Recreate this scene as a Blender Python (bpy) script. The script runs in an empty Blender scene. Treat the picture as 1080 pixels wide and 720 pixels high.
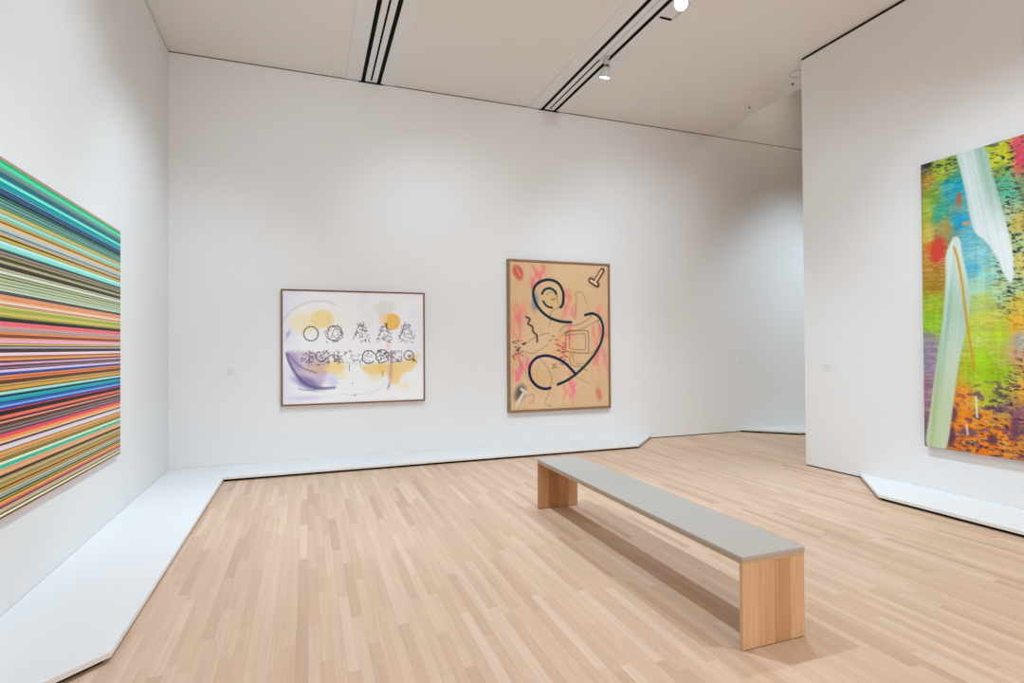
import bpy, bmesh, math, random
import numpy as np
from mathutils import Vector, Matrix

random.seed(7)
rng = np.random.default_rng(11)
SC = bpy.context.scene
COL = SC.collection
PI = math.pi

# ------------------------------------------------------------------ dimensions (metres)
XL, YB, ZC = -1.565, 7.678, 5.113        # left wall, back wall, ceiling
XR, YE = 5.849, 5.230                    # face and free end of the partition on the right
XF = 6.53                                # edge of the lower ceiling
ZU = 6.7                                 # upper ceiling of the next gallery
YN, XE = -5.0, 13.0                      # wall behind the viewer, far side of the next gallery
PW = 0.675                               # depth of the low platforms
PZ0, PZ1 = 0.028, 0.058                  # platform deck underside / top
TRACKS = (0.82, 3.46)                    # x of the two ceiling tracks

# ------------------------------------------------------------------ helpers
def lin(c):
    c = np.asarray(c, float) / 255.0
    return np.where(c <= 0.04045, c / 12.92, ((c + 0.055) / 1.055) ** 2.4)

def lin4(c, k=1.0):
    l = np.clip(lin(c) * k, 0, .93)
    return (float(l[0]), float(l[1]), float(l[2]), 1.0)

def link(o, parent=None):
    COL.objects.link(o)
    if parent is not None:
        o.parent = parent
    return o

def obj(name, bm, mat, parent=None, smooth=False):
    me = bpy.data.meshes.new(name)
    bm.normal_update()
    bm.to_mesh(me); bm.free()
    o = bpy.data.objects.new(name, me)
    for m in (mat if isinstance(mat, (list, tuple)) else [mat]):
        me.materials.append(m)
    if smooth:
        for p in me.polygons: p.use_smooth = True
    return link(o, parent)

def thing(name, label, cat, loc=(0, 0, 0), rot=(0, 0, 0), group=None):
    o = bpy.data.objects.new(name, None)
    o.empty_display_size = .1
    o.location = loc; o.rotation_euler = rot
    o['label'] = label; o['category'] = cat
    if group: o['group'] = group
    return link(o)

def struct(name, bm, mat):
    o = obj(name, bm, mat); o['kind'] = 'structure'
    return o

def box(bm, a, b, bev=0.0, seg=2, mi=0):
    a, b = Vector(a), Vector(b)
    m = Matrix.Translation((a + b) / 2) @ Matrix.Diagonal((*(b - a), 1))
    r = bmesh.ops.create_cube(bm, size=1.0, matrix=m)
    vs = r['verts']
    fs = set(f for v in vs for f in v.link_faces)
    for f in fs: f.material_index = mi
    if bev:
        es = list({e for v in vs for e in v.link_edges})
        bmesh.ops.bevel(bm, geom=es, offset=bev, segments=seg, profile=.5, affect='EDGES')
    return bm

def boxes(*ab, bev=0.0):
    bm = bmesh.new()
    for a, b in ab: box(bm, a, b, bev)
    return bm

def prism(bm, pts, z0, z1, bev=0.0):
    lo = [bm.verts.new((x, y, z0)) for x, y in pts]
    hi = [bm.verts.new((x, y, z1)) for x, y in pts]
    n = len(pts)
    bm.faces.new(hi); bm.faces.new(lo[::-1])
    for i in range(n):
        bm.faces.new((lo[i], lo[(i + 1) % n], hi[(i + 1) % n], hi[i]))
    bmesh.ops.recalc_face_normals(bm, faces=bm.faces[:])
    if bev:
        es = [e for e in bm.edges if abs(e.verts[0].co.z - z1) < 1e-6 and abs(e.verts[1].co.z - z1) < 1e-6]
        bmesh.ops.bevel(bm, geom=es, offset=bev, segments=2, profile=.5, affect='EDGES')
    return bm

def lathe(bm, prof, n=32, cap0=True, cap1=True):
    """revolve (radius, z) pairs about z"""
    rings = []
    for r, z in prof:
        rings.append([bm.verts.new((r * math.cos(2 * PI * k / n), r * math.sin(2 * PI * k / n), z)) for k in range(n)])
    for a, b in zip(rings, rings[1:]):
        for k in range(n):
            bm.faces.new((a[k], a[(k + 1) % n], b[(k + 1) % n], b[k]))
    if cap0: bm.faces.new(rings[0][::-1])
    if cap1: bm.faces.new(rings[-1])
    bmesh.ops.recalc_face_normals(bm, faces=bm.faces[:])
    return bm

# ------------------------------------------------------------------ materials
def mat(name, col, rough=.6, metal=0.0, spec=.3, bump=None, emit=None):
    m = bpy.data.materials.new(name); m.use_nodes = True
    nt = m.node_tree; p = nt.nodes['Principled BSDF']
    p.inputs['Base Color'].default_value = (*col[:3], 1)
    p.inputs['Roughness'].default_value = rough
    p.inputs['Metallic'].default_value = metal
    p.inputs['Specular IOR Level'].default_value = spec
    if emit:
        p.inputs['Emission Color'].default_value = (*emit[:3], 1)
        p.inputs['Emission Strength'].default_value = emit[3]
    tc = nt.nodes.new('ShaderNodeTexCoord')
    nz = nt.nodes.new('ShaderNodeTexNoise')
    sc, st, var = bump or (60, .03, .02)
    nz.inputs['Scale'].default_value = sc; nz.inputs['Detail'].default_value = 4
    nt.links.new(tc.outputs['Object'], nz.inputs['Vector'])
    b = nt.nodes.new('ShaderNodeBump'); b.inputs['Strength'].default_value = st; b.inputs['Distance'].default_value = .002
    nt.links.new(nz.outputs['Fac'], b.inputs['Height'])
    nt.links.new(b.outputs['Normal'], p.inputs['Normal'])
    # slight variation of the colour itself
    mx = nt.nodes.new('ShaderNodeMix'); mx.data_type = 'RGBA'; mx.blend_type = 'MULTIPLY'
    mr = nt.nodes.new('ShaderNodeMapRange')
    mr.inputs['To Min'].default_value = 1 - var; mr.inputs['To Max'].default_value = 1 + var
    nt.links.new(nz.outputs['Fac'], mr.inputs['Value'])
    mx.inputs['Factor'].default_value = 1
    mx.inputs['A'].default_value = (*col[:3], 1)
    nt.links.new(mr.outputs['Result'], mx.inputs['B'])
    nt.links.new(mx.outputs['Result'], p.inputs['Base Color'])
    return m

def mat_attr(name, rough=.5, spec=.25, bump=0.0, bscale=250, grain=None):
    """colour comes from the mesh's own pigment attribute"""
    m = bpy.data.materials.new(name); m.use_nodes = True
    nt = m.node_tree; p = nt.nodes['Principled BSDF']
    p.inputs['Roughness'].default_value = rough
    p.inputs['Specular IOR Level'].default_value = spec
    at = nt.nodes.new('ShaderNodeVertexColor'); at.layer_name = 'pigment'
    out = at.outputs['Color']
    tc = nt.nodes.new('ShaderNodeTexCoord')
    if grain:
        mp = nt.nodes.new('ShaderNodeMapping'); mp.inputs['Scale'].default_value = grain[0]
        nt.links.new(tc.outputs['Object'], mp.inputs['Vector'])
        nz = nt.nodes.new('ShaderNodeTexNoise'); nz.inputs['Scale'].default_value = 1; nz.inputs['Detail'].default_value = 5
        nz.inputs['Distortion'].default_value = .6
        nt.links.new(mp.outputs['Vector'], nz.inputs['Vector'])
        mr = nt.nodes.new('ShaderNodeMapRange')
        mr.inputs['From Min'].default_value = .3; mr.inputs['From Max'].default_value = .7
        mr.inputs['To Min'].default_value = 1 - grain[1]; mr.inputs['To Max'].default_value = 1 + grain[1]
        nt.links.new(nz.outputs['Fac'], mr.inputs['Value'])
        mx = nt.nodes.new('ShaderNodeMix'); mx.data_type = 'RGBA'; mx.blend_type = 'MULTIPLY'; mx.inputs['Factor'].default_value = 1
        nt.links.new(out, mx.inputs['A']); nt.links.new(mr.outputs['Result'], mx.inputs['B'])
        out = mx.outputs['Result']
    nt.links.new(out, p.inputs['Base Color'])
    if bump:
        nz = nt.nodes.new('ShaderNodeTexNoise'); nz.inputs['Scale'].default_value = bscale
        nt.links.new(tc.outputs['Object'], nz.inputs['Vector'])
        b = nt.nodes.new('ShaderNodeBump'); b.inputs['Strength'].default_value = bump; b.inputs['Distance'].default_value = .002
        nt.links.new(nz.outputs['Fac'], b.inputs['Height']); nt.links.new(b.outputs['Normal'], p.inputs['Normal'])
    return m

def mat_floor():
    m = bpy.data.materials.new('maple_strip_flooring'); m.use_nodes = True
    nt = m.node_tree; N = nt.nodes; L = nt.links
    p = N['Principled BSDF']
    p.inputs['Specular IOR Level'].default_value = .3
    def math_(op, a, b=None, c=None):
        n = N.new('ShaderNodeMath'); n.operation = op
        for i, v in enumerate((a, b, c)):
            if v is None: continue
            if isinstance(v, (int, float)): n.inputs[i].default_value = v
            else: L.new(v, n.inputs[i])
        return n.outputs[0]
    tc = N.new('ShaderNodeTexCoord'); sp = N.new('ShaderNodeSeparateXYZ')
    L.new(tc.outputs['Object'], sp.inputs[0])
    xw = math_('DIVIDE', sp.outputs['X'], .0572)
    row = math_('FLOOR', xw); fx = math_('FRACT', xw)
    wn = N.new('ShaderNodeTexWhiteNoise'); wn.noise_dimensions = '1D'; L.new(row, wn.inputs['W'])
    yo = math_('ADD', math_('DIVIDE', sp.outputs['Y'], .82), math_('MULTIPLY', wn.outputs['Value'], 17.3))
    cell = math_('FLOOR', yo); fy = math_('FRACT', yo)
    cb = N.new('ShaderNodeCombineXYZ'); L.new(row, cb.inputs[0]); L.new(cell, cb.inputs[1])
    w2 = N.new('ShaderNodeTexWhiteNoise'); w2.noise_dimensions = '2D'; L.new(cb.outputs[0], w2.inputs['Vector'])
    rp = N.new('ShaderNodeValToRGB'); L.new(w2.outputs['Value'], rp.inputs[0])
    cr = rp.color_ramp
    stops = [(0, (206, 177, 154)), (.10, (214, 187, 164)), (.35, (219, 193, 170)), (.6, (222, 197, 174)), (.85, (224, 200, 180)), (1, (228, 207, 189))]
    while len(cr.elements) < len(stops): cr.elements.new(.5)
    for e, (t, c) in zip(cr.elements, stops):
        e.position = t; q = lin(c) * FLOORK; e.color = (q[0] * 1.10, q[1], q[2] * .93, 1)
    # grain along the board, shifted for every board
    off = math_('MULTIPLY', w2.outputs['Value'], 40.0)
    g = N.new('ShaderNodeCombineXYZ')
    L.new(math_('MULTIPLY', sp.outputs['X'], 45.0), g.inputs[0])
    L.new(math_('ADD', math_('MULTIPLY', sp.outputs['Y'], 1.8), off), g.inputs[1]); L.new(off, g.inputs[2])
    nz = N.new('ShaderNodeTexNoise'); nz.inputs['Scale'].default_value = 1; nz.inputs['Detail'].default_value = 6; nz.inputs['Distortion'].default_value = .5
    L.new(g.outputs[0], nz.inputs['Vector'])
    mr = N.new('ShaderNodeMapRange'); mr.inputs['From Min'].default_value = .3; mr.inputs['From Max'].default_value = .7
    mr.inputs['To Min'].default_value = .93; mr.inputs['To Max'].default_value = 1.05
    L.new(nz.outputs['Fac'], mr.inputs['Value'])
    # mineral flecks, rare
    n3 = N.new('ShaderNodeTexNoise'); n3.inputs['Scale'].default_value = 1
    g2 = N.new('ShaderNodeCombineXYZ')
    L.new(math_('MULTIPLY', sp.outputs['X'], 60.0), g2.inputs[0]); L.new(math_('MULTIPLY', sp.outputs['Y'], 9.0), g2.inputs[1]); L.new(off, g2.inputs[2])
    L.new(g2.outputs[0], n3.inputs['Vector'])
    fl = N.new('ShaderNodeMapRange'); fl.inputs['From Min'].default_value = .74; fl.inputs['From Max'].default_value = .82
    fl.inputs['To Min'].default_value = 1; fl.inputs['To Max'].default_value = .72
    L.new(n3.outputs['Fac'], fl.inputs['Value'])
    # joints
    ex = math_('MULTIPLY', math_('MINIMUM', fx, math_('SUBTRACT', 1.0, fx)), .0572)
    ey = math_('MULTIPLY', math_('MINIMUM', fy, math_('SUBTRACT', 1.0, fy)), .82)
    ed = math_('MINIMUM', ex, ey)
    jn = N.new('ShaderNodeMapRange'); jn.inputs['From Min'].default_value = .0002; jn.inputs['From Max'].default_value = .0016
    jn.inputs['To Min'].default_value = .80; jn.inputs['To Max'].default_value = 1
    L.new(ed, jn.inputs['Value'])
    k = math_('MULTIPLY', math_('MULTIPLY', mr.outputs[0], fl.outputs[0]), jn.outputs[0])
    mx = N.new('ShaderNodeMix'); mx.data_type = 'RGBA'; mx.blend_type = 'MULTIPLY'; mx.inputs['Factor'].default_value = 1
    L.new(rp.outputs['Color'], mx.inputs['A']); L.new(k, mx.inputs['B'])
    L.new(mx.outputs['Result'], p.inputs['Base Color'])
    rr = N.new('ShaderNodeMapRange'); rr.inputs['To Min'].default_value = .42; rr.inputs['To Max'].default_value = .55
    L.new(nz.outputs['Fac'], rr.inputs['Value']); L.new(rr.outputs[0], p.inputs['Roughness'])
    b = N.new('ShaderNodeBump'); b.inputs['Strength'].default_value = .12; b.inputs['Distance'].default_value = .001
    L.new(jn.outputs[0], b.inputs['Height']); L.new(b.outputs['Normal'], p.inputs['Normal'])
    return m

LW = [(0.0, 1.0, 1.0, 1.0), (0.0, 1.0, 1.0, 1.0), (115, 0.68, 0.862, 1.0), (0.0, 1.0, 1.0, 1.0), (0.0, 1.0, 1.0, 1.0), (123.0, 0.68, 0.862, 1.0), (0.0, 1.0, 1.0, 1.0), (0.0, 1.0, 1.0, 1.0), (76.9, 0.68, 0.862, 1.0), (130.2, 0.68, 0.862, 1.0), (122.3, 0.68, 0.862, 1.0), (28, 0.68, 0.862, 1), (0.0, 1.0, 1.0, 1.0), (74.4, 0.68, 0.862, 1.0), (160, 0.68, 0.862, 1.0), (105.0, 0.68, 0.862, 1.0), (98, 0.68, 0.862, 1.0), (142, 0.68, 0.862, 1.0), (68, 0.68, 0.862, 1.0), (95, 0.68, 0.862, 1.0), (0.0, 1.0, 1.0, 1.0), (174.6, 0.68, 0.862, 1.0), (411.9, 0.68, 0.862, 1.0), (230.3, 0.68, 0.862, 1.0), (298.6, 0.68, 0.862, 1.0), (197.0, 0.68, 0.862, 1.0), (27, 1, 0.908, 0.756), (520, 1.0, 0.908, 0.756), (185, 0.68, 0.862, 1.0), (0.0, 1.0, 1.0, 1.0), (20, 0.68, 0.862, 1.0), (240, 0.68, 0.862, 1.0), (290, 0.68, 0.862, 1.0), (173.7, 1.0, 0.878, 0.858)]
FLOORK = 0.90
M_wall = mat('matte_white_wall_paint', (.83, .83, .825), .85, spec=.15, bump=(140, .02, .004))
M_ceil = mat('matte_white_ceiling_paint', (.86, .82, .765), .9, spec=.1, bump=(90, .02, .004))
M_deck = mat('satin_white_platform_paint', (.84, .84, .84), .5, spec=.3, bump=(120, .02, .004))
M_edge = mat('cream_platform_edge', (.83, .80, .76), .6, bump=(80, .03, .02))
M_black = mat('black_fittings_and_gap_shade', (.006, .006, .006), .8, spec=.1)  # near-black of slots and fittings, and shade coloured into the platform gap
M_gap = mat('grey_reveal', (.16, .145, .13), .8, spec=.1)
M_baseg = mat('dark_brown_gap_shade', (.035, .028, .024), .8, spec=.1)  # shade of the wall-foot and partition-top gaps given as colour
M_strip = mat('white_metal_panel', (.83, .82, .81), .55, spec=.3, bump=(200, .01, .01))
M_track = mat('light_grey_track_metal', (.66, .65, .63), .45, spec=.4)
M_lamp = mat('light_grey_lamp_enamel', (.62, .62, .62), .45, spec=.4)
M_lampd = mat('dark_grey_lamp_joint', (.12, .12, .12), .5)
M_lens = mat('glowing_lamp_lens', (1, 1, 1), .3, emit=(1, .98, .96, 6.0))
M_felt = mat('pale_grey_seat_felt', lin4((186, 178, 169), 1)[:3], .95, spec=.1, bump=(900, .25, .05))
M_ply = mat('pale_seat_board_wood', lin4((196, 172, 140))[:3], .6, bump=(60, .05, .06))
M_leg = mat_attr('oiled_maple_leg_boards', .5, .3, .05, 120, ((55, 55, 2.2), .09))
M_card = mat('white_label_card', (.82, .82, .815), .8, spec=.15)
M_ink = mat('grey_label_print', (.66, .66, .66), .85)
M_floor = mat_floor()

# ------------------------------------------------------------------ setting
RV = .013    # height of the shadow gap at the top of the walls
FG = .014    # height of the gap at the bottom
struct('floor', boxes(((XL - .4, YN - .4, -.2), (XE + .3, YB + .4, 0))), M_floor)
struct('ceiling', boxes(((XL - .4, YN - .4, ZC), (XF, YB, ZU + .25)), ((XF, YN - .4, ZU), (XE + .3, YB, ZU + .25))), M_ceil)
struct('wall_left', boxes(((XL - .4, YN - .4, FG), (XL, YB + .4, ZC - RV))), M_wall)
bm = boxes(((XL, YB, FG), (XE + .3, YB + .4, ZC - RV)), ((XF, YB, ZC), (XE + .3, YB + .4, ZU)))
struct('wall_back', bm, M_wall)
struct('wall_right', boxes(((XR, YN, FG), (XR + .34, YE, ZC - .034)), bev=.002), M_wall)
struct('wall_front', boxes(((XL, YN - .4, 0), (XE + .3, YN, ZU))), M_wall)
struct('wall_far', boxes(((XE, YN, 0), (XE + .3, YB, ZU))), M_wall)
struct('trim_1', boxes(((XL - .3, YN, ZC - RV), (XL - .004, YB + .2, ZC))), M_gap)
struct('trim_2', boxes(((XL - .004, YB + .004, ZC - RV), (XE, YB + .2, ZC))), M_gap)
struct('trim_3', boxes(((XR + .006, YN, ZC - .034), (XR + .33, YE - .004, ZC))), M_baseg)
struct('base_gap_shade_left', boxes(((XL - .3, YN, 0), (XL - .004, YB + .1, FG))), M_baseg)  # these dark strips stand for the shade line at the wall foot
struct('base_gap_shade_back', boxes(((XL, YB + .004, 0), (XE, YB + .2, FG))), M_baseg)
struct('base_gap_shade_right', boxes(((XR + .006, YN, 0), (XR + .33, YE - .006, FG))), M_baseg)

# ------------------------------------------------------------------ low platforms in front of the walls
def inset(pts, d):
    """move every edge of a counter-clockwise outline inwards by its own distance"""
    n = len(pts); res = []
    for i in range(n):
        p0, p1, p2 = (Vector(pts[(i + k - 1) % n]) for k in range(3))
        e1, e2 = (p1 - p0).normalized(), (p2 - p1).normalized()
        n1, n2 = Vector((-e1.y, e1.x)), Vector((-e2.y, e2.x))
        d1, d2 = d[(i - 1) % n], d[i]
        A = Matrix(((n1.x, n1.y), (n2.x, n2.y)))
        r = A.inverted() @ Vector((n1.dot(p1) + d1, n2.dot(p1) + d2))
        res.append((r.x, r.y))
    return res

def platform(label, pts, open_edges):
    """pts counter-clockwise; open_edges = indices of the edges that face the room"""
    ox, oy = pts[0]
    t = thing('low_platform', label, 'platform', (ox, oy, 0))
    loc = [(x - ox, y - oy) for x, y in pts]
    dk = prism(bmesh.new(), loc, PZ0, PZ1, .002)
    obj('deck', dk, M_deck, t)
    # edge band along the open sides
    bm = bmesh.new()
    n = len(loc)
    outer = inset(loc, [(-.004 if i in open_edges else 0) for i in range(n)])
    for i in open_edges:
        a0, a1 = Vector(loc[i]), Vector(loc[(i + 1) % n]); b0, b1 = Vector(outer[i]), Vector(outer[(i + 1) % n])
        q = [(a0.x, a0.y), (b0.x, b0.y), (b1.x, b1.y), (a1.x, a1.y)]
        prism(bm, q, PZ0, PZ1 - .004)
    obj('edge_band', bm, M_edge, t)
    base = inset(loc, [(.035 if i in open_edges else .002) for i in range(n)])
    obj('recessed_base', prism(bmesh.new(), base, 0, PZ0), M_black, t)  # coloured near-black as the shade beneath the deck
    return t

e = .003
platform('long white low platform wrapping the left wall and back wall corner beneath the striped painting',
         [(XL + e, 2.52), (XL + PW, 3.175), (XL + PW, YB - PW), (4.572, YB - PW), (5.235, YB - e), (XL + e, YB - e)], (0, 1, 2, 3))
platform('white low platform at the foot of the right partition under the colourful abstract canvas',
         [(XR - e, -1.0), (XR - e, 4.51), (XR - PW, 3.80), (XR - PW, -.4)], (1, 2, 3))
platform('white low platform against the back wall seen beyond the end of the right partition',
         [(7.04, YB - e), (7.04 + PW, YB - PW), (10.6, YB - PW), (11.27, YB - e)], (0, 1, 2))

# ------------------------------------------------------------------ bench
BX0, BX1, BY0, BY1, BH = 1.998, 2.409, 2.165, 4.753, .4626
bw, bl = BX1 - BX0, BY1 - BY0
bench = thing('bench', 'long low bench with grey padded top and two solid wooden end panels on the floor', 'bench',
              ((BX0 + BX1) / 2, (BY0 + BY1) / 2, 0))
ob = obj('seat_pad', box(bmesh.new(), (-bw / 2, -bl / 2, BH - .023), (bw / 2, bl / 2, BH), .005, 3), M_felt, bench)
ob['label'] = 'pale grey felt seat pad'
ob = obj('seat_board', box(bmesh.new(), (-bw / 2 + .003, -bl / 2 + .003, BH - .040), (bw / 2 - .003, bl / 2 - .003, BH - .023), .001, 1), M_ply, bench)
def leg_panel(yc, cols):
    """one solid end panel glued up from four upright boards"""
    T, zt = .022, BH - .040
    fr = [0, .27, .51, .76, 1.0]
    bm = bmesh.new()
    lay = bm.loops.layers.float_color.new('pigment')
    for i, c in enumerate(cols):
        x0 = -bw / 2 + .004 + fr[i] * (bw - .008); x1 = -bw / 2 + .004 + fr[i + 1] * (bw - .008)
        pre = set(bm.faces)
        box(bm, (x0 + .0003, yc - T / 2, .003), (x1 - .0003, yc + T / 2, zt), .0008, 1)
        for f in set(bm.faces) - pre:
            for l in f.loops: l[lay] = lin4(c)
    return bm
def leg(yc, cols):
    o = obj('leg', leg_panel(yc, cols), M_leg, bench)
    g = obj('glide_strip', boxes(((-bw / 2 + .012, yc - .010, 0), (bw / 2 - .012, yc + .010, .003))), M_black, o)
leg(-bl / 2 + .014, [(217, 178, 136), (211, 170, 128), (198, 154, 112), (216, 178, 136)])
leg(bl / 2 - .014, [(196, 146, 106), (172, 120, 80), (184, 134, 94), (196, 150, 108)])

# ------------------------------------------------------------------ pictures: pigment laid on a fine canvas mesh
def homography(quad, dst=((0, 0), (1, 0), (1, 1), (0, 1))):
    A, b = [], []
    for (x, y), (u, v) in zip(quad, dst):
        A += [[x, y, 1, 0, 0, 0, -u * x, -u * y], [0, 0, 0, x, y, 1, -v * x, -v * y]]; b += [u, v]
    h = np.append(np.linalg.solve(np.array(A, float), np.array(b, float)), 1).reshape(3, 3)
    def f(pts):
        p = np.asarray(pts, float).reshape(-1, 2)
        q = np.c_[p, np.ones(len(p))] @ h.T
        return q[:, :2] / q[:, 2:]
    return f

def vnoise(U, V, su, sv, seed):
    r = np.random.default_rng(seed)
    n = 64
    G = r.random((n, n))
    x, y = U * su + r.random() * 40, V * sv + r.random() * 40
    xi, yi = np.floor(x).astype(int), np.floor(y).astype(int)
    fx, fy = x - xi, y - yi
    fx, fy = fx * fx * (3 - 2 * fx), fy * fy * (3 - 2 * fy)
    g = lambda a, b: G[a % n, b % n]
    return (g(xi, yi) * (1 - fx) + g(xi + 1, yi) * fx) * (1 - fy) + (g(xi, yi + 1) * (1 - fx) + g(xi + 1, yi + 1) * fx) * fy

def fbm(U, V, su, sv, seed, o=4):
    s = 0; a = .5; t = 0
    for k in range(o):
        s = s + a * vnoise(U, V, su * 2 ** k, sv * 2 ** k, seed + k); t += a; a *= .5
    return s / t

def sstep(a, b, x):
    t = np.clip((x - a) / (b - a), 0, 1)
    return t * t * (3 - 2 * t)

class Paint:
    """a little rasteriser in metres; s runs along the picture's width, t downwards"""
    def __init__(self, W, H, step, base):
        self.W, self.H = W, H
        self.nu, self.nv = int(W / step) + 1, int(H / step) + 1
        self.step = step
        s, t = np.meshgrid(np.linspace(0, W, self.nu), np.linspace(0, H, self.nv))
        self.s, self.t = s, t
        self.U, self.V = s / W, t / H
        self.C = np.empty(s.shape + (3,)); self.C[:] = base
    def mix(self, a, c):
        a = np.clip(a, 0, 1)[..., None]
        self.C = self.C * (1 - a) + np.asarray(c, float) * a
    def dist(self, pts):
        d = np.full(self.s.shape, 1e9)
        for (x0, y0), (x1, y1) in zip(pts, pts[1:]):
            dx, dy = x1 - x0, y1 - y0
            L = dx * dx + dy * dy + 1e-12
            k = np.clip(((self.s - x0) * dx + (self.t - y0) * dy) / L, 0, 1)
            d = np.minimum(d, np.hypot(self.s - x0 - k * dx, self.t - y0 - k * dy))
        return d
    def line(self, pts, w, c, a=1.0, soft=None):
        soft = soft or self.step
        d = self.dist(pts)
        self.mix(a * (1 - sstep(w / 2 - soft / 2, w / 2 + soft, d)), c)
    def poly_mask(self, pts, soft):
        inside = np.zeros(self.s.shape, bool)
        n = len(pts)
        for i in range(n):
            x0, y0 = pts[i]; x1, y1 = pts[(i + 1) % n]
            if y0 == y1: continue
            c = ((y0 > self.t) != (y1 > self.t)) & (self.s < (x1 - x0) * (self.t - y0) / (y1 - y0) + x0)
            inside ^= c
        d = self.dist(list(pts) + [pts[0]])
        sd = np.where(inside, -d, d)
        return 1 - sstep(-soft, soft, sd)
    def blob(self, x, y, rx, ry, c, a=1.0, soft=.3, rough=0.0, seed=0, rot=0):
        dx, dy = self.s - x, self.t - y
        cr, sr = math.cos(rot), math.sin(rot)
        d = np.hypot((dx * cr + dy * sr) / rx, (-dx * sr + dy * cr) / ry)
        if rough: d = d + rough * (fbm(self.U, self.V, 9, 9, seed) - .5) * 2
        self.mix(a * (1 - sstep(1 - soft, 1 + soft * .4, d)), c)

def smooth(pts, n=10):
    """Catmull-Rom through the points"""
    P = np.asarray(pts, float); out = []
    for i in range(len(P) - 1):
        p0, p1, p2, p3 = P[max(i - 1, 0)], P[i], P[i + 1], P[min(i + 2, len(P) - 1)]
        for k in range(n):
            t = k / n
            out.append(.5 * (2 * p1 + (p2 - p0) * t + (2 * p0 - 5 * p1 + 4 * p2 - p3) * t * t + (3 * p1 - 3 * p2 + p3 - p0) * t ** 3))
    out.append(P[-1])
    return [tuple(p) for p in out]

def paint_mesh(name, P, origin, su, parent, m, gain, depth):
    """sheet carrying the pigment: s along vector su, t along -z; turned-over edges run back by depth"""
    nu, nv = P.nu, P.nv
    o = np.array(origin, float); su = np.array(su, float)
    nrm = np.cross(su, (0, 0, 1.0))
    pos = o + P.s[..., None] * su + P.t[..., None] * np.array((0, 0, -1.0))
    co = pos.reshape(-1, 3)
    col = np.clip(lin(np.clip(P.C, 0, 255)) * gain, 0, .92).reshape(-1, 3)
    idx = np.arange(nu * nv).reshape(nv, nu)
    q = np.stack([idx[:-1, :-1], idx[1:, :-1], idx[1:, 1:], idx[:-1, 1:]], -1).reshape(-1, 4)
    ring = np.concatenate([idx[0, :-1], idx[:-1, -1], idx[-1, :0:-1], idx[:0:-1, 0]])
    bco = co[ring] - nrm * depth
    nb = len(co) + np.arange(len(ring))
    r2, nb2 = np.roll(ring, -1), np.roll(nb, -1)
    q2 = np.stack([ring, r2, nb2, nb], -1)
    allco = np.r_[co, bco]; allcol = np.r_[col, col[ring]]
    Q = np.r_[q, q2]
    me = bpy.data.meshes.new(name)
    me.vertices.add(len(allco)); me.vertices.foreach_set('co', allco.ravel())
    me.loops.add(Q.size); me.loops.foreach_set('vertex_index', Q.ravel().astype(np.int32))
    me.polygons.add(len(Q)); me.polygons.foreach_set('loop_start', (np.arange(len(Q)) * 4).astype(np.int32))
    me.update(calc_edges=True)
    at = me.color_attributes.new('pigment', 'FLOAT_COLOR', 'POINT')
    at.data.foreach_set('color', np.c_[allcol, np.ones(len(allcol))].ravel().astype(np.float32))
    me.materials.append(m)
    ob = bpy.data.objects.new(name, me)
    return link(ob, parent)

M_paint = mat_attr('oil_paint_on_canvas', .55, .2, .15, 300)
M_wash = mat_attr('thin_wash_on_canvas', .8, .1, .1, 400)
M_gloss = mat_attr('glossy_colour_stripes', .4, .08)
M_alu = mat('white_edge_aluminium', (.8, .8, .8), .5)
M_frame_d = mat('dark_walnut_frame', lin4((112, 74, 56))[:3], .5, bump=(50, .05, .15))
M_frame_s = mat('pale_maple_frame_side', lin4((214, 178, 152))[:3], .55, bump=(40, .05, .06))
M_frame_b = mat('olive_brown_wood_frame', lin4((150, 118, 88))[:3], .5, bump=(50, .05, .1))
M_back = mat('raw_wood_stretcher', (.5, .4, .3), .8)

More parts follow.
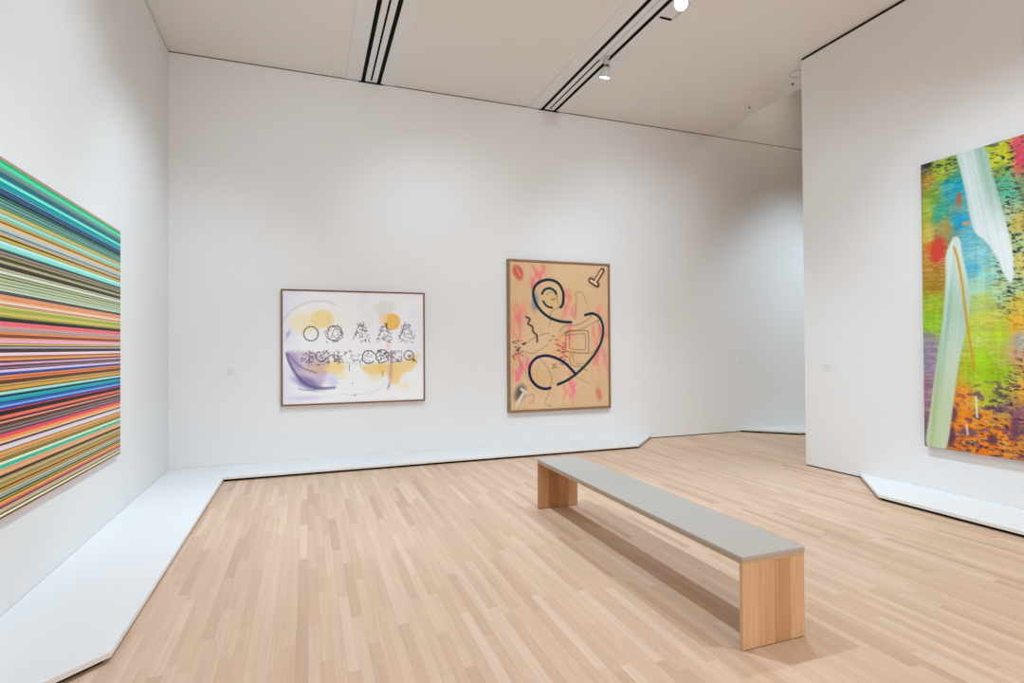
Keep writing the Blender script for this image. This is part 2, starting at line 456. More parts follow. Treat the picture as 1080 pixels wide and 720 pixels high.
# ---- striped panel on the left wall
def striped_panel():
    y1, y0, zt, zb = 5.722, 1.30, 2.536, .588
    L, H, D = y1 - y0, zt - zb, .034
    t = thing('striped_painting', 'very wide painting of thin horizontal multicolour stripes on the left wall', 'painting', (XL, (y0 + y1) / 2, zb))
    zones = [
        (.000, .010, [(178, 134, 124)], 2), (.010, .026, [(38, 168, 108), (60, 178, 120)], 2), (.026, .042, [(104, 222, 196), (70, 200, 170)], 2),
        (.042, .060, [(92, 132, 142), (120, 132, 150), (140, 130, 120)], 4), (.060, .080, [(44, 122, 122), (92, 150, 140), (30, 100, 112)], 4),
        (.080, .092, [(140, 210, 150), (120, 220, 200)], 2), (.092, .118, [(12, 176, 178), (40, 196, 194), (16, 150, 160)], 4),
        (.118, .150, [(30, 62, 106), (40, 90, 120), (74, 110, 140), (24, 44, 80)], 6), (.150, .196, [(72, 140, 96), (92, 120, 80), (40, 70, 70), (110, 160, 150), (60, 120, 110)], 10),
        (.196, .212, [(200, 180, 100), (20, 24, 24)], 3), (.212, .235, [(150, 214, 198), (110, 180, 160), (170, 190, 180)], 4), (.235, .262, [(206, 170, 96), (22, 22, 20), (180, 140, 80)], 5),
        (.262, .292, [(168, 174, 178), (90, 110, 112), (190, 186, 184)], 5), (.292, .318, [(200, 164, 92), (18, 20, 20), (160, 130, 90)], 4), (.318, .345, [(138, 214, 206), (150, 222, 214)], 3),
        (.345, .372, [(20, 40, 56), (70, 130, 130), (30, 26, 26), (120, 100, 90)], 6), (.372, .420, [(196, 186, 120), (150, 146, 90), (206, 196, 140), (60, 60, 40)], 10),
        (.420, .500, [(172, 186, 148), (190, 190, 150), (150, 160, 120), (160, 150, 150), (184, 196, 160), (110, 120, 100)], 14), (.500, .512, [(80, 130, 116), (40, 60, 60), (200, 220, 200)], 3),
        (.512, .545, [(206, 140, 112), (220, 160, 120), (190, 130, 100)], 6), (.545, .568, [(226, 186, 140), (150, 110, 70), (236, 210, 180)], 4),
        (.568, .605, [(170, 160, 70), (130, 150, 80), (200, 180, 90), (90, 80, 50)], 8), (.605, .622, [(60, 36, 30), (220, 150, 90), (30, 20, 20)], 3), (.622, .640, [(232, 88, 112), (236, 120, 120)], 3),
        (.640, .660, [(150, 146, 158), (180, 150, 150), (110, 100, 110)], 4)]
    # the lower part, in shares of what is left
    low = [
        (10, [(226, 150, 80), (236, 170, 90), (120, 70, 50)]), (8, [(232, 150, 170), (236, 176, 190)]), (5, [(200, 190, 90), (70, 60, 40)]), (9, [(158, 146, 160), (140, 126, 140), (60, 40, 50)]),
        (5, [(236, 206, 220), (226, 190, 210)]), (7, [(226, 160, 90), (180, 110, 70)]), (14, [(110, 70, 90), (150, 110, 130), (60, 30, 50), (226, 180, 190)]), (4, [(232, 196, 216)]), (5, [(60, 110, 180), (40, 70, 120)]),
        (7, [(220, 140, 90), (200, 110, 80)]), (18, [(62, 40, 40), (90, 60, 40), (200, 160, 70), (40, 26, 30), (140, 90, 60)]), (4, [(170, 226, 206)]), (12, [(10, 120, 136), (20, 150, 160), (8, 90, 110), (60, 170, 190)]),
        (11, [(14, 92, 176), (20, 70, 150), (60, 130, 190)]), (9, [(80, 24, 40), (190, 60, 60), (30, 16, 30)]), (16, [(232, 124, 84), (230, 110, 100), (236, 150, 100), (120, 50, 50)]),
        (12, [(110, 96, 96), (150, 130, 120), (220, 140, 90), (80, 50, 60)]), (6, [(232, 84, 104), (222, 100, 110)]), (8, [(236, 160, 80), (226, 140, 70)]), (3, [(36, 26, 26)]), (9, [(206, 190, 210), (226, 206, 220), (190, 170, 190)]),
        (10, [(216, 160, 90), (200, 170, 110), (190, 130, 90)]), (6, [(60, 60, 40), (130, 120, 60)]), (4, [(236, 230, 190)]), (6, [(30, 160, 130), (50, 180, 150)]), (10, [(206, 176, 130), (216, 150, 100)]), (4, [(30, 30, 26)]),
        (12, [(140, 130, 80), (170, 150, 90), (200, 170, 120)]), (9, [(140, 50, 50), (200, 150, 60), (90, 40, 40)]), (11, [(166, 178, 158), (150, 170, 150), (190, 190, 160)]), (8, [(220, 190, 80), (226, 150, 80)]),
        (6, [(60, 30, 40), (200, 110, 110)]), (10, [(216, 176, 150), (200, 150, 130), (186, 170, 130)]), (3, [(236, 226, 170)]), (3, [(70, 56, 50)]), (4, [(206, 180, 170)])]
    zones = [(a * .7273, b * .7273, c, int(round(n * 1.25))) for a, b, c, n in zones]
    tot = sum(a for a, _ in low); v = .48
    for a, pal in low:
        h = a / tot * (1 - .48)
        zones.append((v, v + h, pal, max(1, int(round(h / .0033))))); v += h
    bands = []
    for v0, v1, pal, n in zones:
        w = rng.random(n) ** 1.8 + .18; w = np.cumsum(w) / w.sum()
        p = v0
        last = None
        for k in range(n):
            q = v0 + (v1 - v0) * w[k]
            c = pal[(k + (1 if rng.random() < .2 else 0)) % len(pal)] if k < len(pal) else pal[rng.integers(len(pal))]
            c = np.array(c, float) + rng.normal(0, 6, 3); c = np.clip(c.mean() + (c - c.mean()) * 1.12, 4, 250)
            if n > 3 and rng.random() < .12: c = c * .3
            elif n > 3 and rng.random() < .12: c = c * .5 + 120
            bands.append((p, q, c)); p = q
    bm = bmesh.new(); lay = bm.loops.layers.float_color.new('pigment')
    for a, b, c in bands:
        vs = [bm.verts.new(x) for x in ((D, -L / 2, H * (1 - a)), (D, -L / 2, H * (1 - b)), (D, L / 2, H * (1 - b)), (D, L / 2, H * (1 - a)))]
        f = bm.faces.new(vs)
        for l in f.loops: l[lay] = lin4(c, PK)
    # the sheet has a thickness of its own
    bmesh.ops.recalc_face_normals(bm, faces=bm.faces[:])
    for f in bm.faces:
        if f.normal.x < 0: f.normal_flip()
    s = obj('striped_face', bm, M_gloss, t)
    obj('panel', box(bmesh.new(), (.012, -L / 2 - .002, -.002), (D - .0006, L / 2 + .002, H + .002), .001, 1), M_alu, t)
    obj('hanging_subframe', boxes(((.0005, -L / 2 + .2, H - .3), (.012, L / 2 - .2, H - .25)), ((.0005, -L / 2 + .2, .25), (.012, L / 2 - .2, .30))), M_back, t)

PK = 1.16
striped_panel()

# ---- white picture with washes on the back wall
def white_picture():
    x0, x1, zb, zt = -.312, 1.532, .766, 2.262
    W, H, D = x1 - x0, zt - zb, .055
    t = thing('framed_painting', 'white framed landscape painting with ochre and violet washes on the back wall', 'painting', ((x0 + x1) / 2, YB, zb))
    fw = .016
    P = Paint(W - 2 * fw - .008, H - 2 * fw - .008, .0042, (232, 231, 234))
    f = homography([(88, 82), (797, 96), (797, 627), (94, 654)])
    sc = np.array((P.W, P.H))
    m = lambda pts: f(pts) * sc
    one = lambda x, y: m([(x, y)])[0]
    k = P.W / 709                                   # metres per unit of the sketch
    n1 = fbm(P.U, P.V, 5, 4, 3); n2 = fbm(P.U, P.V, 14, 10, 21)
    P.mix(.35 * sstep(.45, .8, n1), (214, 214, 222))
    # cool haze on the left
    P.mix(.45 * (1 - sstep(.0, .16, P.U)) * sstep(.3, .7, n1 + .15), (206, 208, 226))
    def wash(x, y, rx, ry, c, a, soft=.6, rough=.25, seed=0, rot=0):
        cx, cy = one(x, y); P.blob(cx, cy, rx * k, ry * k, c, a, soft, rough, seed, rot)
    wash(300, 225, 185, 100, (234, 226, 208), .55, .8, .3, 1)
    wash(195, 245, 75, 60, (236, 220, 180), .8, .6, .3, 5)
    wash(287, 225, 58, 50, (233, 211, 150), .95, .22, .10, 6)
    wash(600, 170, 62, 48, (216, 214, 208), .8, .5, .3, 7)
    wash(510, 230, 60, 60, (226, 224, 222), .7, .7, .3, 8)
    wash(640, 236, 44, 46, (236, 184, 92), .95, .16, .06, 9)
    wash(592, 222, 26, 34, (238, 206, 170), .8, .5, .2, 10)
    # large pale ring
    ring = [(270 + 215 * math.cos(a), 355 + 222 * math.sin(a)) for a in np.linspace(PI * 1.02, PI * 1.62, 22)]
    P.line([tuple(p) for p in m(ring)], 5 * k, (190, 180, 208), .45, 8 * k)
    wash(118, 300, 10, 30, (170, 140, 180), .6, .7, .3, 12, .4)
    # violet bowl at lower left
    bowl = [(112, 395), (160, 385), (230, 395), (300, 420), (330, 470), (300, 545), (250, 575), (200, 555), (150, 500)]
    P.mix(.62 * P.poly_mask([tuple(p) for p in m(bowl)], 16 * k) * (.6 + .6 * n2), (176, 146, 178))
    wash(255, 470, 60, 40, (206, 176, 130), .6, .8, .4, 13)
    wash(215, 545, 80, 30, (126, 112, 160), .8, .7, .4, 14, .45)
    wash(150, 440, 26, 60, (150, 130, 180), .6, .8, .3, 15, -.5)
    P.line(smooth([tuple(p) for p in m([(112, 400), (128, 450), (165, 510), (215, 555), (285, 572), (350, 568)])]), 9 * k, (96, 92, 134), .8, 7 * k)
    P.line(smooth([tuple(p) for p in m([(120, 400), (150, 440), (200, 475), (260, 495)])]), 4 * k, (110, 90, 130), .6, 5 * k)
    P.line(smooth([tuple(p) for p in m([(170, 574), (215, 582), (300, 572)])]), 3 * k, (110, 108, 120), .8)
    wash(210, 620, 110, 14, (206, 196, 222), .7, .9, .3, 16)
    wash(350, 470, 55, 42, (238, 204, 130), .8, .6, .4, 17)
    wash(340, 535, 40, 45, (206, 200, 230), .8, .7, .4, 18)
    wash(390, 510, 34, 24, (240, 220, 170), .6, .7, .4, 19)
    # ochre field at lower right
    fld = [(480, 462), (560, 448), (690, 440), (745, 400), (772, 400), (764, 455), (740, 480), (690, 500), (665, 545), (640, 545), (610, 500), (560, 515), (500, 490)]
    P.mix(.8 * P.poly_mask([tuple(p) for p in m(fld)], 12 * k) * (.65 + .5 * n2), (236, 192, 108))
    wash(560, 515, 55, 26, (228, 218, 186), .8, .7, .4, 20)
    wash(660, 520, 26, 48, (236, 206, 140), .7, .7, .3, 22)
    wash(634, 470, 14, 90, (190, 140, 160), .7, .8, .4, 23, .06)
    wash(622, 560, 8, 28, (160, 130, 160), .7, .8, .3, 24, .3)
    wash(618, 350, 14, 60, (232, 206, 214), .8, .8, .3, 25)
    wash(700, 560, 30, 26, (232, 222, 190), .8, .8, .4, 26)
    P.line(smooth([tuple(p) for p in m([(380, 600), (440, 606), (520, 596), (570, 580), (600, 545)])]), 2.5 * k, (206, 206, 214), .8)
    # ink signs in two rows: loose scribbles
    ink = (62, 58, 66)
    def ringl(x, y, r, w, c=ink, a=.9, jag=0.0, seed=0, arc=(0, 2 * PI)):
        rr = np.random.default_rng(seed)
        pts = [(x + (r + jag * rr.normal()) * math.cos(q), y + (r + jag * rr.normal()) * math.sin(q)) for q in np.linspace(*arc, 26)]
        P.line([tuple(p) for p in m(pts)], w * k, c, a)
    def scrib(x, y, rx, ry, n, seed, w=2.4, c=ink, a=.8, tri=False):
        rr = np.random.default_rng(seed)
        for i in range(n):
            px, py = rr.uniform(-1, 1), rr.uniform(-1, 1)
            if tri: px *= (.22 + .78 * (py + 1) / 2)
            q = rr.uniform(0, 2 * PI); l = rr.uniform(5, 13)
            p = [(x + px * rx, y + py * ry), (x + px * rx + l * math.cos(q) * .6 + rr.normal() * 2, y + py * ry + l * math.sin(q) * .6), (x + px * rx + l * math.cos(q + .6), y + py * ry + l * math.sin(q + .6))]
            P.line([tuple(z) for z in m(p)], w * k, c, a * rr.uniform(.5, 1))
    ringl(231, 299, 36, 4.2, seed=1)
    ringl(352, 297, 38, 3.2, jag=2, seed=2, a=.8); ringl(342, 297, 36, 2.4, jag=4, seed=3, a=.6); ringl(362, 296, 22, 2.4, jag=1.5, seed=4, a=.6); scrib(350, 300, 44, 42, 16, 5, a=.6)
    for j, (x, y) in enumerate(((478, 290), (600, 290), (708, 290))):
        scrib(x + 4, y + 4, 52, 48, 52, 30 + j, tri=True, a=.75)
        P.line([tuple(z) for z in m([(x - 34, y + 36), (x - 6, y - 36)])], 1.8 * k, ink, .55); P.line([tuple(z) for z in m([(x + 10, y - 30), (x + 38, y + 30)])], 1.8 * k, ink, .5)
    for j, x in enumerate((215, 262, 300, 345, 390)):
        scrib(x, 420, 30, 36, 18 + 4 * (j > 1), 50 + j, w=3, a=.8)
    P.line(smooth([tuple(z) for z in m([(205, 445), (225, 430), (222, 400), (245, 395), (262, 425), (290, 440), (318, 415), (345, 405), (350, 440)])]), 4 * k, (90, 70, 90), .8)
    scrib(450, 418, 30, 34, 22, 61, a=.6)
    ringl(522, 416, 33, 4.5, jag=2, seed=62, arc=(.7, 5.7)); scrib(522, 414, 22, 20, 12, 63, a=.45)
    ringl(590, 412, 32, 4, jag=2.5, seed=64); scrib(590, 412, 26, 28, 30, 65, w=3)
    P.line([tuple(z) for z in m([(632, 384), (688, 384), (688, 440), (632, 440), (632, 384)])], 2.4 * k, ink, .6); scrib(660, 412, 26, 27, 30, 66, a=.7)
    ringl(724, 406, 24, 4, jag=1, seed=67); scrib(726, 410, 8, 8, 6, 68, w=4); scrib(742, 432, 12, 8, 6, 69)
    for a, b in (((424, 455), (424, 485)), ((592, 485), (592, 510)), ((438, 546), (441, 552)), ((452, 598), (453, 612))):
        P.line([tuple(z) for z in m([a, b])], 3 * k, (90, 84, 90), .75)
    y = -D + .012
    paint_mesh('canvas', P, (-P.W / 2, y, H / 2 + P.H / 2), (1, 0, 0), t, M_wash, 1.14, .018)
    obj('stretcher', boxes(((-P.W / 2 + .01, y + .019, .03), (P.W / 2 - .01, -.001, H - .03))), M_back, t)
    # float frame: dark front lip over pale sides
    def rim(a, b, y0, y1):
        return boxes(((-W / 2 + a, y0, a), (-W / 2 + b, y1, H - a)), ((W / 2 - b, y0, a), (W / 2 - a, y1, H - a)),
                     ((-W / 2 + b, y0, a), (W / 2 - b, y1, b)), ((-W / 2 + b, y0, H - b), (W / 2 - b, y1, H - a)))
    fr = obj('frame', rim(0, fw, -D + .004, -.001), M_frame_s, t); fr['label'] = 'pale wooden frame sides'
    obj('frame_lip', rim(-.001, fw - .003, -D, -D + .004), M_frame_d, fr)

white_picture()

# ---- brown picture on the back wall
def brown_picture():
    x0, x1, zb, zt = 2.765, 4.470, .534, 2.799
    W, H, D = x1 - x0, zt - zb, .070
    t = thing('framed_painting', 'upright tan painting with dark looping lines and pink smears in a brown wooden frame', 'painting', ((x0 + x1) / 2, YB, zb))
    fw = .030
    P = Paint(W - 2 * fw - .006, H - 2 * fw - .006, .0055, (210, 174, 136))
    f = homography([(76, 62), (474, 78), (473, 655), (76, 672)])
    sc = np.array((P.W, P.H)); k = P.W / 398
    m = lambda pts: f(pts) * sc
    T = lambda pts: [tuple(p) for p in m(pts)]
    one = lambda x, y: m([(x, y)])[0]
    n1 = fbm(P.U, P.V, 4, 6, 41); n2 = fbm(P.U, P.V, 20, 24, 45)
    P.mix(.5 * sstep(.35, .75, n1), (218, 186, 150)); P.mix(.25 * sstep(.5, .75, n2), (200, 160, 118))
    def wash(x, y, rx, ry, c, a, soft=.6, rough=.25, seed=0, rot=0):
        cx, cy = one(x, y); P.blob(cx, cy, rx * k, ry * k, c, a, soft, rough, seed, rot)
    wash(330, 190, 60, 70, (206, 180, 120), .5, .9, .3, 2); wash(200, 540, 70, 60, (200, 160, 106), .5, .9, .3, 3)
    wash(290, 420, 60, 70, (224, 160, 100), .5, .9, .3, 4); wash(176, 225, 16, 34, (90, 110, 150), .6, .8, .4, 5)
    wash(245, 215, 30, 40, (210, 176, 100), .5, .8, .3, 6)
    # pink smears: dabs dragged up and down
    rr = np.random.default_rng(9)
    for (x, y, w, h, n) in ((190, 115, 34, 40, 9), (115, 275, 24, 46, 9), (100, 330, 14, 40, 5), (315, 235, 22, 44, 9), (440, 310, 30, 60, 10), (130, 470, 30, 44, 9), (105, 510, 14, 40, 5),
                            (300, 590, 34, 44, 11), (445, 480, 26, 50, 9), (285, 420, 16, 40, 5), (320, 360, 12, 30, 4), (430, 380, 20, 40, 5)):
        for i in range(n):
            cx, cy = x + rr.uniform(-1, 1) * w, y + rr.uniform(-1, 1) * h
            c = (232, 104 + rr.uniform(-14, 40), 108 + rr.uniform(-10, 34))
            dx = rr.normal() * 6; l = rr.uniform(12, 30)
            P.line(smooth(T([(cx - dx, cy - l), (cx + rr.normal() * 3, cy), (cx + dx, cy + l)]), 4), rr.uniform(4, 9) * k, c, rr.uniform(.25, .7), 7 * k)
    # fine pencil and ink lines
    pen = (104, 84, 74)
    for pts, w, a in (
        ([(222, 200), (238, 188), (262, 196), (268, 225), (272, 250), (255, 260), (240, 275), (235, 330)], 2.2, .55), ([(335, 195), (345, 205), (342, 250), (338, 300)], 2, .5), ([(340, 190), (370, 190), (385, 235)], 2, .45),
        ([(275, 350), (300, 325), (345, 322), (390, 300), (410, 275)], 3, .5), ([(285, 365), (310, 345), (355, 342), (420, 310), (450, 290)], 3, .5),
        ([(300, 350), (380, 345), (392, 360), (392, 430), (380, 438), (310, 432), (300, 420), (300, 350)], 3.4, .6), ([(316, 362), (370, 358), (380, 368), (380, 415), (370, 424), (322, 420), (314, 410), (316, 362)], 2.6, .55),
        ([(322, 435), (316, 470), (330, 490), (360, 492), (385, 510)], 3.2, .55), ([(335, 430), (328, 465), (345, 480), (370, 480)], 2.4, .5), ([(430, 300), (440, 330), (440, 400), (400, 440)], 2.2, .5),
        ([(130, 405), (180, 370), (235, 355)], 2.2, .55), ([(135, 430), (160, 440), (195, 425), (230, 400)], 2.2, .5), ([(180, 445), (220, 490), (240, 540), (230, 600), (215, 640), (240, 655)], 2, .45), ([(110, 400), (112, 470), (140, 520)], 2, .4),
        ([(335, 535), (360, 545), (390, 560)], 2, .45)):
        P.line(smooth(T(pts), 6), w * k, pen, a)
    P.line(smooth(T([(140, 290), (155, 300), (148, 318), (165, 330), (168, 350), (182, 365), (184, 392)]), 6), 5 * k, (46, 38, 32), .85, 3 * k)
    P.line(T([(127, 402), (136, 396)]), 6 * k, (40, 34, 30), .8)
    for i in range(46):                              # hatch marks
        z = rr.random()
        if z < .5: x, y, l = rr.uniform(82, 122), rr.uniform(375, 475), rr.uniform(4, 10)
        else: x, y, l = rr.uniform(232, 300), rr.uniform(350, 500), rr.uniform(6, 15)
        q = rr.uniform(-.5, .5)
        P.line(T([(x, y), (x + l * math.cos(q), y + l * math.sin(q))]), 3 * k, (70, 58, 62), .7)
    P.line(T([(246, 218), (256, 216)]), 4 * k, (60, 46, 40), .7)
    # heavy dark blue-green loops
    w = 9.5 * k
    P.line(smooth(T([(322, 311), (280, 308), (235, 292), (195, 258), (173, 215), (172, 175), (195, 147), (235, 137), (272, 152), (291, 190), (290, 232), (280, 250)]), 10), w, (24, 52, 62), 1)
    P.line(smooth(T([(205, 195), (216, 178), (238, 172), (258, 184), (262, 195)]), 8), w * .85, (24, 58, 62), 1)
    P.line(smooth(T([(209, 225), (224, 245), (246, 252)]), 8), w * .7, (22, 54, 54), 1)
    P.line(smooth(T([(380, 281), (412, 275), (440, 293), (453, 335), (445, 390), (415, 445), (365, 502), (310, 545), (266, 566)]), 10), w, (22, 56, 62), 1)
    P.line(smooth(T([(340, 525), (300, 482), (260, 458), (220, 448), (180, 458), (155, 490), (155, 535), (180, 570), (210, 583), (235, 580)]), 10), w, (30, 34, 72), 1)
    # corner marks: red smears and two pale pegs
    wash(110, 108, 20, 30, (196, 84, 76), .85, .5, .35, 31, -.4); P.line(T([(103, 90), (118, 122)]), 3.5 * k, (232, 160, 140), .8)
    wash(433, 605, 14, 28, (206, 110, 90), .7, .6, .35, 32, -.2)
    wash(410, 140, 16, 24, (150, 130, 104), .5, .9, .2, 33)
    P.line(T([(404, 138), (430, 156)]), 19 * k, (52, 38, 32), .95, 4 * k); P.line(T([(424, 142), (452, 97)]), 18 * k, (52, 38, 32), .9, 4 * k)
    P.line(T([(404, 138), (428, 154)]), 8 * k, (230, 196, 160), 1, 3 * k); P.line(T([(423, 142), (450, 98)]), 8 * k, (226, 190, 154), 1, 3 * k)
    wash(115, 598, 24, 36, (70, 72, 78), .9, .7, .4, 34, .5)
    P.line(T([(100, 648), (130, 596)]), 10 * k, (214, 200, 180), 1, 3 * k); P.line(T([(120, 585), (142, 600)]), 10 * k, (206, 190, 170), 1, 3 * k)
    P.line(smooth(T([(140, 615), (165, 605), (168, 630), (150, 640)]), 6), 2 * k, (120, 100, 90), .6)
    y = -D + .016
    paint_mesh('canvas', P, (-P.W / 2, y, H / 2 + P.H / 2), (1, 0, 0), t, M_wash, 1.16, .018)
    obj('stretcher', boxes(((-P.W / 2 + .01, y + .019, .05), (P.W / 2 - .01, -.001, H - .05))), M_back, t)
    obj('frame', boxes(((-W / 2, -D, 0), (-W / 2 + fw, -.001, H)), ((W / 2 - fw, -D, 0), (W / 2, -.001, H)),
                       ((-W / 2 + fw, -D, 0), (W / 2 - fw, -.001, fw)), ((-W / 2 + fw, -D, H - fw), (W / 2 - fw, -.001, H)), bev=.002), M_frame_b, t)

brown_picture()

# ---- abstract canvas on the right partition
def abstract_canvas():
    y1, zt, zb, D = 3.765, 3.302, .488, .060
    W, H = 2.35, zt - zb
    t = thing('abstract_painting', 'unframed abstract canvas in green, blue and orange with pale swipes on the right partition', 'painting', (XR, y1 - W / 2, zb))
    P = Paint(W, H, .0078, (150, 160, 70))
    f = homography([(972.4, 173.5), (1080, 143.5), (1080, 485.5), (973.8, 470.5)], ((0, 0), (.855, 0), (.855, H), (0, H)))
    T = lambda pts: [tuple(p) for p in f(pts)]
    # loose colour fields
    ctl = [(975, 180, (90, 90, 50)), (990, 178, (150, 170, 40)), (1000, 185, (160, 180, 50)), (978, 190, (170, 130, 50)), (985, 205, (110, 150, 60)), (1003, 200, (20, 150, 170)), (1012, 205, (20, 160, 190)), (1012, 215, (120, 160, 140)),
           (978, 225, (150, 170, 60)), (992, 225, (60, 160, 130)), (1013, 233, (30, 150, 190)), (980, 245, (190, 170, 80)), (998, 242, (160, 150, 90)), (985, 260, (190, 100, 50)), (990, 266, (206, 70, 50)), (976, 275, (170, 130, 50)), (990, 290, (160, 120, 40)),
           (985, 305, (160, 120, 44)), (983, 318, (150, 180, 40)), (982, 345, (140, 190, 40)), (978, 365, (150, 140, 160)), (977, 385, (150, 130, 160)), (977, 420, (150, 110, 140)), (976, 450, (120, 90, 110)),
           (1024, 255, (100, 180, 200)), (1030, 270, (140, 200, 210)), (1025, 285, (90, 180, 210)), (1040, 290, (150, 210, 200)), (1030, 300, (170, 210, 190)), (1050, 305, (170, 206, 160)), (1035, 320, (180, 200, 110)), (1040, 340, (200, 200, 80)),
           (1030, 355, (180, 200, 80)), (1050, 355, (170, 196, 50)), (1035, 385, (160, 200, 40)), (1045, 400, (150, 190, 30)), (1055, 395, (160, 190, 50)), (1030, 400, (160, 190, 40)), (1020, 420, (226, 150, 50)), (1035, 420, (170, 180, 50)), (1050, 420, (160, 180, 50)),
           (1010, 430, (232, 140, 40)), (1020, 450, (232, 132, 30)), (1040, 450, (226, 134, 36)), (1010, 462, (222, 120, 40)), (1035, 468, (232, 120, 20)), (1060, 460, (230, 130, 30)), (1070, 470, (206, 130, 60)), (1070, 440, (150, 90, 110)), (1060, 430, (170, 130, 90)),
           (1048, 165, (190, 200, 40)), (1060, 165, (200, 200, 40)), (1055, 180, (110, 150, 80)), (1068, 160, (190, 150, 80)), (1075, 155, (220, 90, 100)), (1078, 175, (210, 90, 90)), (1055, 195, (80, 170, 140)), (1065, 205, (90, 180, 150)), (1077, 200, (120, 150, 110)),
           (1062, 225, (170, 190, 150)), (1072, 235, (190, 170, 90)), (1070, 260, (170, 196, 140)), (1075, 280, (200, 190, 110)), (1070, 300, (170, 196, 150)), (1072, 320, (210, 190, 80)), (1072, 345, (226, 180, 60)), (1075, 360, (170, 170, 170)), (1070, 375, (200, 160, 130)),
           (1075, 390, (210, 160, 90)), (1075, 410, (220, 160, 60)), (1068, 400, (190, 180, 70))]
    q = f([c[:2] for c in ctl])
    q = [(a, b, c[2]) for (a, b), c in zip(q, ctl)]
    for i in range(70):                               # the part past the picture's edge, same palette
        c = ctl[rng.integers(len(ctl))]
        q.append((rng.uniform(.95, W), f([(1040, c[1])])[0][1], c[2]))
    warp = .05
    ws = P.s + warp * (fbm(P.U, P.V, 10, 6, 71) - .5) * 2; wt = P.t + warp * 1.2 * (fbm(P.U, P.V, 7, 12, 81) - .5) * 2
    num = np.zeros(P.C.shape); den = np.zeros(P.s.shape)
    for a, b, c in q:
        w = 1 / ((((ws - a) / .8) ** 2 + ((wt - b) / 1.15) ** 2) + .0008) ** 1.9
        num += w[..., None] * np.array(c, float); den += w
    P.C = num / den[..., None]
    # dragged paint: sideways streaks and dry flecks
    st = .5 * fbm(P.U, P.V, 7, 60, 91, 4) + .5 * fbm(P.U, P.V, 70, 5, 95, 3); P.C = P.C * (1 + .34 * (st[..., None] - .5))
    lum = P.C.mean(-1, keepdims=True); P.C = lum + (P.C - lum) * 1.12
    sk = P.V - .10 * P.U + .05 * (fbm(P.U, P.V, 6, 8, 99) - .5)
    fl = fbm(P.U, sk, 62, 230, 101, 3)
    fx = lambda pts: P.poly_mask(T(pts), .12)
    zone = np.maximum.reduce([fx([(970, 172), (1082, 140), (1082, 200), (1046, 190), (1010, 186), (972, 184)]), fx([(1052, 185), (1082, 185), (1082, 345), (1055, 330), (1046, 260)]), fx([(1060, 400), (1082, 360), (1082, 490), (1000, 478)])])
    zone = np.maximum(zone, (P.s > .9) * .6)
    P.mix(sstep(.60, .615, fl) * np.clip(zone, 0, 1) * .95, (44, 46, 58))
    zl = fx([(1000, 420), (1082, 380), (1082, 490), (995, 478)])
    P.mix(sstep(.60, .63, fbm(P.U, sk, 34, 90, 111, 3)) * zl * .8, (112, 70, 100))
    P.mix(sstep(.61, .64, fbm(P.U, P.V, 30, 260, 121, 3)) * .28, (226, 196, 110))
    P.mix(sstep(.62, .66, fbm(P.U, P.V, 24, 200, 131, 3)) * .25, (206, 224, 200))
    P.mix(sstep(.665, .685, fbm(P.U, sk, 70, 220, 141, 3)) * .12, (44, 44, 48))
    for (x, y, r1, r2, c) in ((989.5, 264, .07, .12, (208, 66, 52)), (1012, 211, .030, .085, (190, 96, 64)), (1071, 153, .035, .05, (222, 80, 110)), (1076, 165, .04, .09, (220, 70, 104)), (979, 172, .06, .05, (34, 36, 60)), (1019, 237, .05, .03, (220, 150, 110)),
                              (1003, 437, .05, .09, (110, 66, 90)), (1000, 460, .05, .11, (96, 56, 84)), (1066, 452, .06, .17, (110, 66, 100)), (1043, 463, .05, .06, (100, 56, 80)), (1020, 456, .08, .05, (120, 76, 96))):
        a, b = f([(x, y)])[0]
        P.blob(a, b, r1, r2, c, .9, .5, .45, int(x), .1)
    # pale swipes
    def swipe(outline, light, mid, dark, seed, lean):
        msk = P.poly_mask(smooth(T(outline + [outline[0]]), 5), .010)
        along = P.s - lean * P.t
        bands = fbm(along / 1.2, P.V, 26, .9, seed, 4); fine = fbm(along / 1.2, P.V, 120, 1.2, seed + 9, 2)
        z = np.clip(.62 * bands + .38 * fine, 0, 1)
        c = np.where(z[..., None] > .5, np.array(mid) + (np.array(light) - mid) * np.clip((z[..., None] - .5) * 3.2, 0, 1), np.array(mid) + (np.array(dark) - mid) * np.clip((.5 - z[..., None]) * 3.2, 0, 1))
        a = msk[..., None]
        P.C = P.C * (1 - a) + c * a
        return msk
    up = [(1009, 163), (1022, 159), (1039, 156), (1048, 190), (1056, 220), (1063, 250), (1067, 275), (1066, 296), (1062, 299), (1055, 285), (1050, 272), (1038, 255), (1028, 246), (1022, 225), (1018, 200)]
    lo = [(1006, 251), (1012, 253), (1015, 272), (1019, 290), (1022, 310), (1020, 340), (1014, 365), (1008, 395), (1003, 430), (995, 473), (976, 469), (979, 440), (986, 390), (993, 340), (997, 300), (998, 270)]
    mu = swipe(up, (236, 242, 244), (208, 222, 220), (150, 186, 166), 151, .17)
    mlo = swipe(lo, (226, 236, 226), (188, 212, 192), (140, 186, 166), 161, -.10)
    P.mix(mlo * (1 - sstep(.9, 1.5, P.t)) * .55, (236, 242, 240))
    P.mix(mu * (1 - sstep(.3, 1.0, P.t)) * sstep(.42, .52, P.s - .17 * P.t) * .6, (134, 176, 150))
    P.mix(mu * sstep(.45, .9, P.t) * .5, (238, 242, 246))
    P.mix(mlo * sstep(1.6, 2.6, P.t) * sstep(.02, .16, P.s + .09 * (P.t - 2.2)) * .55, (166, 186, 80))
    P.mix(mlo * sstep(1.4, 2.0, P.t) * (1 - sstep(.05, .12, np.abs(P.s + .13 * (P.t - 1.95) - .27))) * .5, (232, 236, 224))
